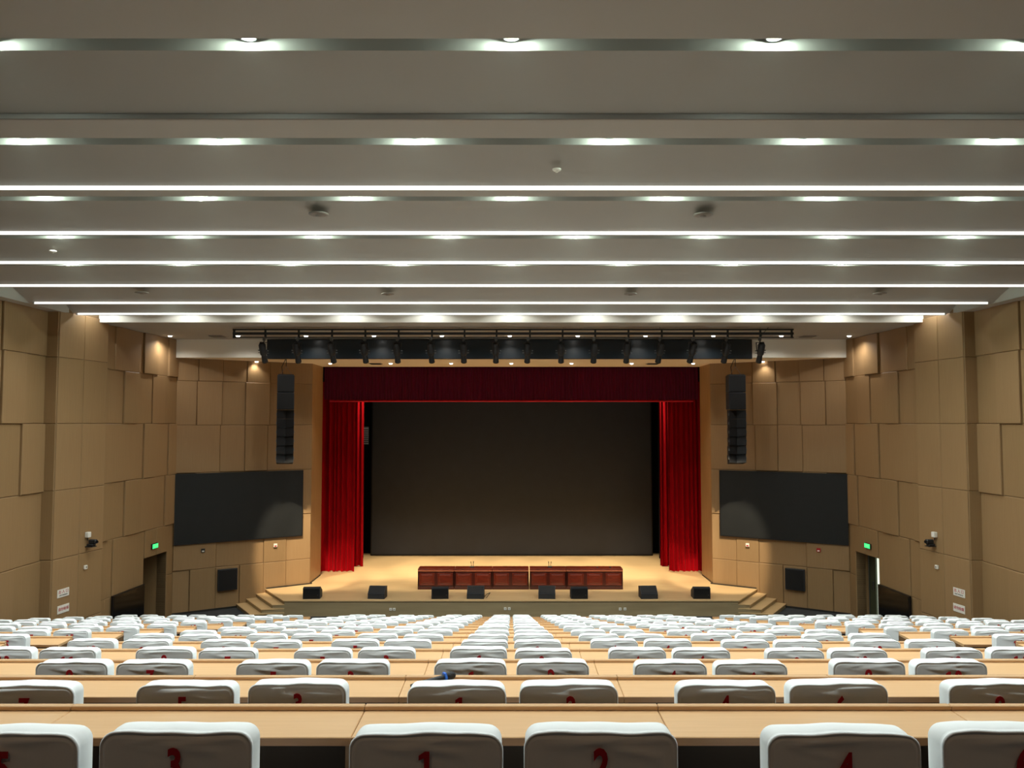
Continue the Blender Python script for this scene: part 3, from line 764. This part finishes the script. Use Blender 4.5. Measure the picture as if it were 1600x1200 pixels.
# ================================================================== STAGE OBJECTS
TY = at(799, 921, Z=-5.6).y
ZT = at(799, 889, Y=TY).z
edges = [at(c/1600*350+640, 900, Y=TY).x for c in (58, 320, 590, 855.5, 1120, 1524)]
edges = [e for e in edges]
for i in range(5):
    x0, x1 = edges[i]+(.018 if i == 3 else .004), edges[i+1]-(.018 if i == 2 else .004); npan = 3 if i == 4 else 2
    wv = (x1-x0)/2; cx = (x0+x1)/2; h = ZT-ZS; dp = .55
    lb = ['glossy mahogany conference table, leftmost of the row', 'glossy mahogany conference table, second from the left', 'mahogany conference table left of the pale gap in the row', 'mahogany conference table right of the pale gap in the row', 'widest mahogany conference table, rightmost, with three panels'][i]
    t = thing('conference_table', lb, 'table', (cx, TY, ZS), 'mahogany tables on the stage')
    MB().cbox(-wv, wv, -.02, dp, h-.04, h, .008).obj('tabletop', M_MAHOG, t)
    MB().cbox(-wv, wv, -.03, .0, h-.085, h-.045, .006).obj('moulding', M_MOULD, t)
    MB().box(-wv+.01, wv-.01, .0, .03, .0, h-.04).obj('front_board', M_MAHOG2, t)
    MB().cbox(-wv, wv, -.02, .01, 0, .09, .005).obj('plinth', M_MAHOG2, t)
    for sx in (-1, 1): MB().box(sx*wv-(.03 if sx > 0 else 0), sx*wv+(.03 if sx < 0 else 0), .0, dp-.02, 0, h-.04).obj('side_board', M_MAHOG2, t)
    pw = 2*wv/npan
    for q in range(npan):
        c = -wv+pw*(q+.5); a_ = pw/2-.055; z0 = .14; z1 = h-.13
        pm = MB()
        # raised and fielded panel: outer bead, sunk slope, raised centre
        rings = [(a_, z0, z1, 0), (a_, z0, z1, -.018), (a_-.025, z0+.025, z1-.025, -.02), (a_-.035, z0+.035, z1-.035, -.004), (a_-.085, z0+.085, z1-.085, -.018)]
        vs = []; fs = []
        for (w2_, za, zb_, y_) in rings: vs += [(c-w2_, y_, za), (c+w2_, y_, za), (c+w2_, y_, zb_), (c-w2_, y_, zb_)]
        for r in range(4):
            for k in range(4): fs.append((r*4+k, r*4+(k+1) % 4, r*4+4+(k+1) % 4, r*4+4+k))
        fs.append((16, 17, 18, 19)); pm.add(vs, fs); pm.obj('panel', M_MAHOG, t)
# gooseneck microphones on the table
for px, l in ((738, 'left'), (859, 'right')):
    p = at(px, 884, Y=TY+.35)
    t = thing('table_microphone', 'pair of short gooseneck microphones on the mahogany table, %s pair' % l, 'microphone', (p.x, TY+.3, ZT), 'gooseneck microphones')
    MB().cbox(-.07, .07, -.06, .06, 0, .035, .008).obj('base', M_BLACK, t)
    for sx in (-1, 1):
        m = MB(); m.tube((sx*.025, 0, .03), (sx*.04, 0, .14), .008, n=6); m.tube((sx*.04, 0, .14), (sx*.045, -.01, .2), .013, n=8); m.obj('gooseneck', M_BLACK, t)
for px, l in ((933, 'left'), (953, 'right')):
    p = at(px, 885, Y=TY+.3)
    t = thing('table_clip', 'tiny dark object on the widest mahogany table, %s one' % l, 'small device', (p.x, TY+.2, ZT), 'tiny devices on the table')
    MB().cbox(-.025, .025, -.03, .03, 0, .03, .006).obj('body', M_BLACK, t); MB().tube((0, 0, .03), (0, 0, .045), .01, n=8).obj('button', M_METAL, t)

# wedge monitors
ML = [(472, 501, 'grille'), (573, 602, 'slope'), (674, 701, 'grille'), (729, 756, 'slope'), (841, 868, 'slope'), (892, 919, 'grille'), (1001, 1029, 'slope'), (1083, 1111, 'grille')]
def wedge(kind):
    r = {}
    w2_ = .27; m = MB()
    if kind == 'slope':   # sloping grille seen from the front edge
        pr = [(0, 0), (0, .17), (.24, .37), (.42, .34), (.42, 0)]
    else:
        pr = [(0, .0), (-.0, .34), (.12, .37), (.42, .20), (.42, 0)]
    n_ = len(pr)
    vs = [(-w2_, y, z) for y, z in pr]+[(w2_, y, z) for y, z in pr]
    m.add(vs, [tuple(range(n_)), tuple(range(n_, 2*n_))[::-1]]+[(i, n_+i, n_+(i+1) % n_, (i+1) % n_) for i in range(n_)])
    r['cabinet'] = m.mesh('cabinet', M_CAB)
    g = MB()
    if kind == 'slope':
        d_ = Vector((0, .24, .20)).normalized(); nn = Vector((0, -d_.z, d_.y)); a_ = Vector((0, .0, .17))
    else:
        d_ = Vector((0, 0, 1)); nn = Vector((0, -1, 0)); a_ = Vector((0, 0, 0))
    L_ = .31 if kind == 'slope' else .34
    vs = []
    for o_ in (0, .01):
        for (x, t_) in ((-w2_+.02, .02), (w2_-.02, .02), (w2_-.02, L_-.02), (-w2_+.02, L_-.02)):
            p = a_+d_*t_+nn*o_; vs.append((x, p.y, p.z))
    g.add(vs, [(0, 1, 2, 3), (7, 6, 5, 4), (0, 4, 5, 1), (1, 5, 6, 2), (2, 6, 7, 3), (3, 7, 4, 0)]); r['grille'] = g.mesh('grille', M_GRILLE)
    hn = MB()
    for sx in (-1, 1): hn.box(sx*w2_-.004, sx*w2_+.004, .12, .26, .12, .17)
    r['handle'] = hn.mesh('handle', M_BLACK)
    lo = MB(); lo.box(w2_-.08, w2_-.05, -.013 if kind != 'slope' else -.003, -.0, .12, .13); r['badge'] = lo.mesh('badge', M_METAL)
    return r
WD = {k: wedge(k) for k in ('slope', 'grille')}
lbs = ['far left end of the stage', 'second from the left', 'just left of the mahogany tables middle, darker of two', 'before the third table panel, sloping top', 'right of centre before the tables', 'before the right half of the tables, darker face', 'right of the tables', 'far right end of the stage']
lbs = ['at the far left end of the stage front', 'second from the left, left of the tables', 'third from the left, under the table row', 'fourth from the left, with sloping grey top', 'fifth from the left, with sloping grey top', 'third from the right, under the table row', 'second from the right, beyond the tables', 'at the far right end of the stage front']
for i, (a_, b_, kd) in enumerate(ML):
    p = at((a_+b_)/2, 936, Z=-5.6)
    t = thing('stage_monitor', 'black wedge monitor '+lbs[i], 'speaker', (p.x, p.y, ZS), 'wedge monitors along the stage front')
    t.rotation_euler.z = random.Random(i).uniform(-.08, .08)+(.0)
    for nme, me in WD[kd].items(): link(nme, me, t)
m = MB(); q = at(767, 934, Z=-5.6)
pts = [at(757, 932, Z=-5.59), at(761, 928, Z=-5.59), at(766, 926, Z=-5.59), at(760, 934, Z=-5.59)]
for a_, b_ in zip(pts[:-1], pts[1:]): m.tube(a_, b_, .008, n=6)
tag(m.obj('cable', M_BLACK), 'thin black cable looped on the stage beside the fourth monitor', 'cable')

# sockets on the stage front
for px, py, lb in ((610.5, 952, 'left pair, left one'), (616, 952, 'left pair, right one'), (789.5, 951, 'middle pair, left one'), (795.7, 951, 'middle pair, right one'), (969, 951.5, 'right pair, left one'), (976.5, 951.5, 'right pair, right one')):
    p = at(px, py, Y=FY)
    t = thing('wall_socket', 'tiny white socket on the stage front, '+lb, 'socket', (p.x, FY, p.z), 'sockets on the stage front')
    MB().cbox(-.042, .042, -.015, 0, -.042, .042, .004).obj('plate', M_WHITE, t)
    MB().box(-.012, .012, -.017, -.015, -.015, .015).obj('slot', M_GREYD, t)

# ================================================================== SEATS AND DESKS
def cover_mesh(seed):
    """stretch cover over a seat back: rounded slab, piped rim on the rear panel, pulled creases"""
    rnd = random.Random(seed)
    W, H, T, R = .2275, .62, .10, .040
    # outline, counter-clockwise seen from the rear, as (x, z) with z measured down from the top
    def outline(inset, crown):
        pts = []
        w_ = W-inset; r = max(R-inset*.6, .02); top = -inset
        nside, nc, nt = 5, 6, 26
        for i in range(nside): pts.append((-w_, -H+(H-r-inset)*i/nside))
        for i in range(nc+1):
            a = math.pi-(math.pi/2)*i/nc; pts.append((-w_+r+r*math.cos(a), top-r+r*math.sin(a)))
        for i in range(1, nt): pts.append((-w_+r+(2*w_-2*r)*i/nt, top))
        for i in range(nc+1):
            a = math.pi/2-(math.pi/2)*i/nc; pts.append((w_-r+r*math.cos(a), top-r+r*math.sin(a)))
        for i in range(nside-1, -1, -1): pts.append((w_, -H+(H-r-inset)*i/nside))
        return [(x, z+crown*max(0, math.cos(x/W*1.45))*(1 if z > -.15 else 0)) for x, z in pts]
    folds = [(rnd.uniform(-.2, .05), rnd.uniform(.2, .9)*rnd.choice((-1, 1)), rnd.uniform(.006, .014), rnd.uniform(.0015, .0045), rnd.uniform(.10, .30)) for _ in range(7)]
    def crease(x, z):
        v_ = 0
        for (x0, sl, wd, am, ln) in folds:
            # creases fan down from the upper rim
            dd = (z+.03)*1.0-sl*.25*(x-x0)
            u = (x-x0)/ln
            if 0 < u < 1: v_ += am*math.exp(-(dd/wd)**2)*math.sin(math.pi*u)
        return v_
    rings = [(.012, T, 0), (.004, T-.003, .004), (.0005, T-.012, .006), (-.0005, T*.6, .008), (.0, T*.42, .007), (.0015, .030, .006), (.004, .019, .004), (.001, .013, .004), (-.004, .008, .004), (-.005, .003, .004), (-.002, -.002, .003), (.001, -.002, .002),
             (.0035, .002, .002), (.006, .002, .001), (.010, -.002, .001)]+[(q, -.002, 0) for q in (.015, .021, .028, .036, .044, .053, .063, .074, .086, .10, .12, .14, .165)]
    vs = []; fs = []; n = None
    wob = rnd.uniform(0, 6)
    for (ins, y, cr) in rings:
        o = outline(ins, cr); n = len(o)
        for (x, z) in o:
            c_ = crease(x, z) if z > -.35 else 0
            sag = .0025*math.sin(x*17+wob)+.0015*math.sin(x*41+wob*2)
            if ins > .005 and y < T*.5: vs.append((x, y-c_, z))
            elif y > T*.5: vs.append((x, y, z+sag*.6))
            else: vs.append((x, y, z+sag+(.4*c_ if y < .03 else 0)))
    for r in range(len(rings)-1):
        for i in range(n-1): fs.append((r*n+i, r*n+i+1, (r+1)*n+i+1, (r+1)*n+i))
    # centre strip of the rear panel
    b0 = (len(rings)-1)*n
    h_ = n//2
    for i in range(h_-1): fs.append((b0+i, b0+i+1, b0+n-2-i, b0+n-1-i))
    for i in range(h_-1): fs.append((n-1-i, n-2-i, i+1, i))       # front face
    m = MB(); m.add(vs, fs, 0, True); return m.mesh('back_cover', M_COVER)
COVERS = [cover_mesh(i*13+1) for i in range(6)]
ME_SEAT = MB().cbox(-.225, .225, .12, .56, -.60, -.50, .03).mesh('seat_cushion', M_COVER)
mp_ = MB(); mp_.cbox(-.06, .06, .2, .34, -.97, -.60, .01); mp_.cbox(-.16, .16, .12, .46, -1.0, -.97, .008)
ME_PED = mp_.mesh('pedestal', M_DARK)
NUMS = {}
def number_mesh(nn):
    if nn in NUMS: return NUMS[nn]
    t = str(nn); wch = .064; m = MB(); x = -wch*(len(t)-1)/2
    for ch in t:
        if ch == '1':      # narrow stencil-like one with a short flag
            out = [(.012, -.046), (.012, .046), (-.002, .046), (-.020, .034), (-.020, .020), (-.004, .027), (-.004, -.046)]
            n = len(out)
            m.add([(x+a+.004, -.0008, b) for a, b in out]+[(x+a+.004, .0008, b) for a, b in out], [tuple(range(n)), tuple(range(n, 2*n))[::-1]]+[(i, n+i, n+(i+1) % n, (i+1) % n) for i in range(n)])
        else:
            me = text_mesh(ch, .128, M_RED, offset=.0045, ext=.0008, sx=.74)
            m.add([(v.co.x+x, v.co.y, v.co.z) for v in me.vertices], [tuple(p.vertices) for p in me.polygons])
            bpy.data.meshes.remove(me)
        x += wch
    NUMS[nn] = m.mesh('seat_number', M_RED)
    return NUMS[nn]
CX = [.265, .27+.755, 1.53, 2.29, 2.815, 3.575, 4.105]
CX = [.262, 1.01, 1.53, 2.29, 2.81, 3.58, 4.11]
OX = [5.78, 6.32, 7.08, 7.61, 8.37, 8.90, 9.66, 10.2]
SEATLIST = []
for k in range(NROW):
    for j, x in enumerate(CX+OX):
        for s in (-1, 1): SEATLIST.append((k, j, s, x*s))
rnd = random.Random(77)
nvis = 0
for (k, j, s, x) in SEATLIST:
    Y = row_y(k)
    if abs(x)-.23 > (Y+.1)*.672+.02: continue
    nvis += 1
    number = 2*j+1 if s < 0 else 2*j+2
    sd = 'left' if s < 0 else 'right'
    rowname = ('nearest row' if k == 0 else 'row nearest the stage' if k == NROW-1 else '%s row from the camera' % ORD[k+1])
    if k <= 3:
        lab = 'white chair back marked red %d, %s %s of middle gap, %s' % (number, ORD[j+1], sd, rowname)
    elif j < 7:
        lab = 'white covered chair, %s from the middle gap on the %s, %s' % (ORD[j+1], sd, rowname)
    else:
        lab = 'white covered chair of %s outer block, %s from aisle, %s' % (sd, ORD[j-6], rowname)
    z = EYE+ROW_Z0-ROW_DZ*k
    t = thing('seat', lab, 'chair', (x+rnd.uniform(-.008, .008), Y+rnd.uniform(-.01, .01), z-1.0), 'white covered hall seats')
    t.name = 'lecture_chair'
    dz = rnd.uniform(-.006, .006)
    link('back_cover', COVERS[rnd.randrange(6)], t, (0, 0, 1.0+dz))
    link('seat_cushion', ME_SEAT, t, (0, 0, 1.0))
    link('pedestal', ME_PED, t, (0, 0, 1.0))
    if k <= 10: link('seat_number', number_mesh(number), t, (rnd.uniform(-.012, .012), -.0105, 1.0-.092+dz+rnd.uniform(-.008, .004)))

# desks: built per module so that each can be lifted away
def desk_meshes(w_, tag_):
    hw = w_/2-.0012; r = {}
    zt = .668         # surface above this row's floor (floor is chair top - 1.0)
    zt = 1.0-.312
    y0, y1 = .76, 1.077
    m = MB(); m.cbox(-hw, hw, y0, y1, zt-.034, zt, .003); r['desktop'] = m.mesh('desktop', M_DESK)
    m = MB(); m.box(-hw+.002, hw-.002, y0-.0015, y0+.001, zt-.033, zt-.003); r['edge_band'] = m.mesh('edge_band', M_DESKDARK)
    m = MB(); m.cbox(-hw, hw, y1-.035, y1+.0, zt+.0005, zt+.020, .003); r['rail'] = m.mesh('rail', M_RAIL)
    m = MB(); m.box(-hw, hw, y1-.02, y1, -.02-.2975, zt-.034); r['front_panel'] = m.mesh('front_panel', M_UNDER)
    m = MB(); m.box(-hw, -hw+.025, y0+.02, y1-.02, 0, zt-.034); r['side_panel'] = m.mesh('side_panel', M_UNDER2)
    m = MB(); m.box(hw-.025, hw, y0+.02, y1-.02, 0, zt-.034); r['side_panel2'] = m.mesh('side_panel', M_UNDER2)
    return r
DC = desk_meshes(1.28, 'c'); DO = desk_meshes(1.20, 'o')
for k in range(NROW):
    Y = row_y(k); rowname = ('nearest row' if k == 0 else 'row nearest the stage' if k == NROW-1 else '%s row from the camera' % ORD[k+1])
    mods = [(i*1.28, 'c', i) for i in range(-3, 4)]+[(s*(5.62+1.2*(i+.5)), 'o', s*(i+1)) for s in (-1, 1) for i in range(4)]
    for (x, bl, i) in mods:
        if abs(x)-.64 > (Y+1.1)*.672+.05: continue
        sd = 'left' if i < 0 else 'right'
        if bl == 'c': pos = 'at the centre' if i == 0 else '%s %s of centre' % (ORD[abs(i)], sd)
        else: pos = '%s outer block, %s from aisle' % (sd, ORD[abs(i)])
        t = thing('desk', 'beech desk section, %s, %s' % (pos, rowname), 'desk', (x, Y, row_floor(k)), 'beech desk sections')
        for nme, me in (DC if bl == 'c' else DO).items():
            if nme == 'front_panel' and k == NROW-1:
                link('front_panel', MB().box(*((-.63, .63) if bl == 'c' else (-.59, .59)), 1.057, 1.077, 0, .654).mesh('front_panel', M_DESK), t); continue
            link('side_panel' if nme == 'side_panel2' else nme, me, t)

# microphone lying against the rail of the second desk row
a_ = Vector((-.362, 4.70, EYE-1.512)); b_ = Vector((-.60, 4.56, EYE-1.530))
t = thing('microphone', 'black handheld microphone with blue ring lying on the desk', 'microphone', a_)
d_ = (b_-a_).normalized(); q_ = d_.to_track_quat('Z', 'Y').to_matrix().to_4x4()
MB().lathe([(.021, .03), (.016, .06), (.013, .24), (.009, .262), (0, .264)], q_, 16).obj('body', M_BLACK, t)
MB().lathe([(0, -.026), (.014, -.024), (.023, -.012), (.0255, .004), (.024, .02), (.021, .031)], q_, 18).obj('head', M_GRILLE, t)
MB().lathe([(.02, .034), (.031, .036), (.031, .048), (.019, .05)], q_, 6, sm=False).obj('ring', M_BLUE, t)
print('seats', nvis, 'objects', len(bpy.data.objects))
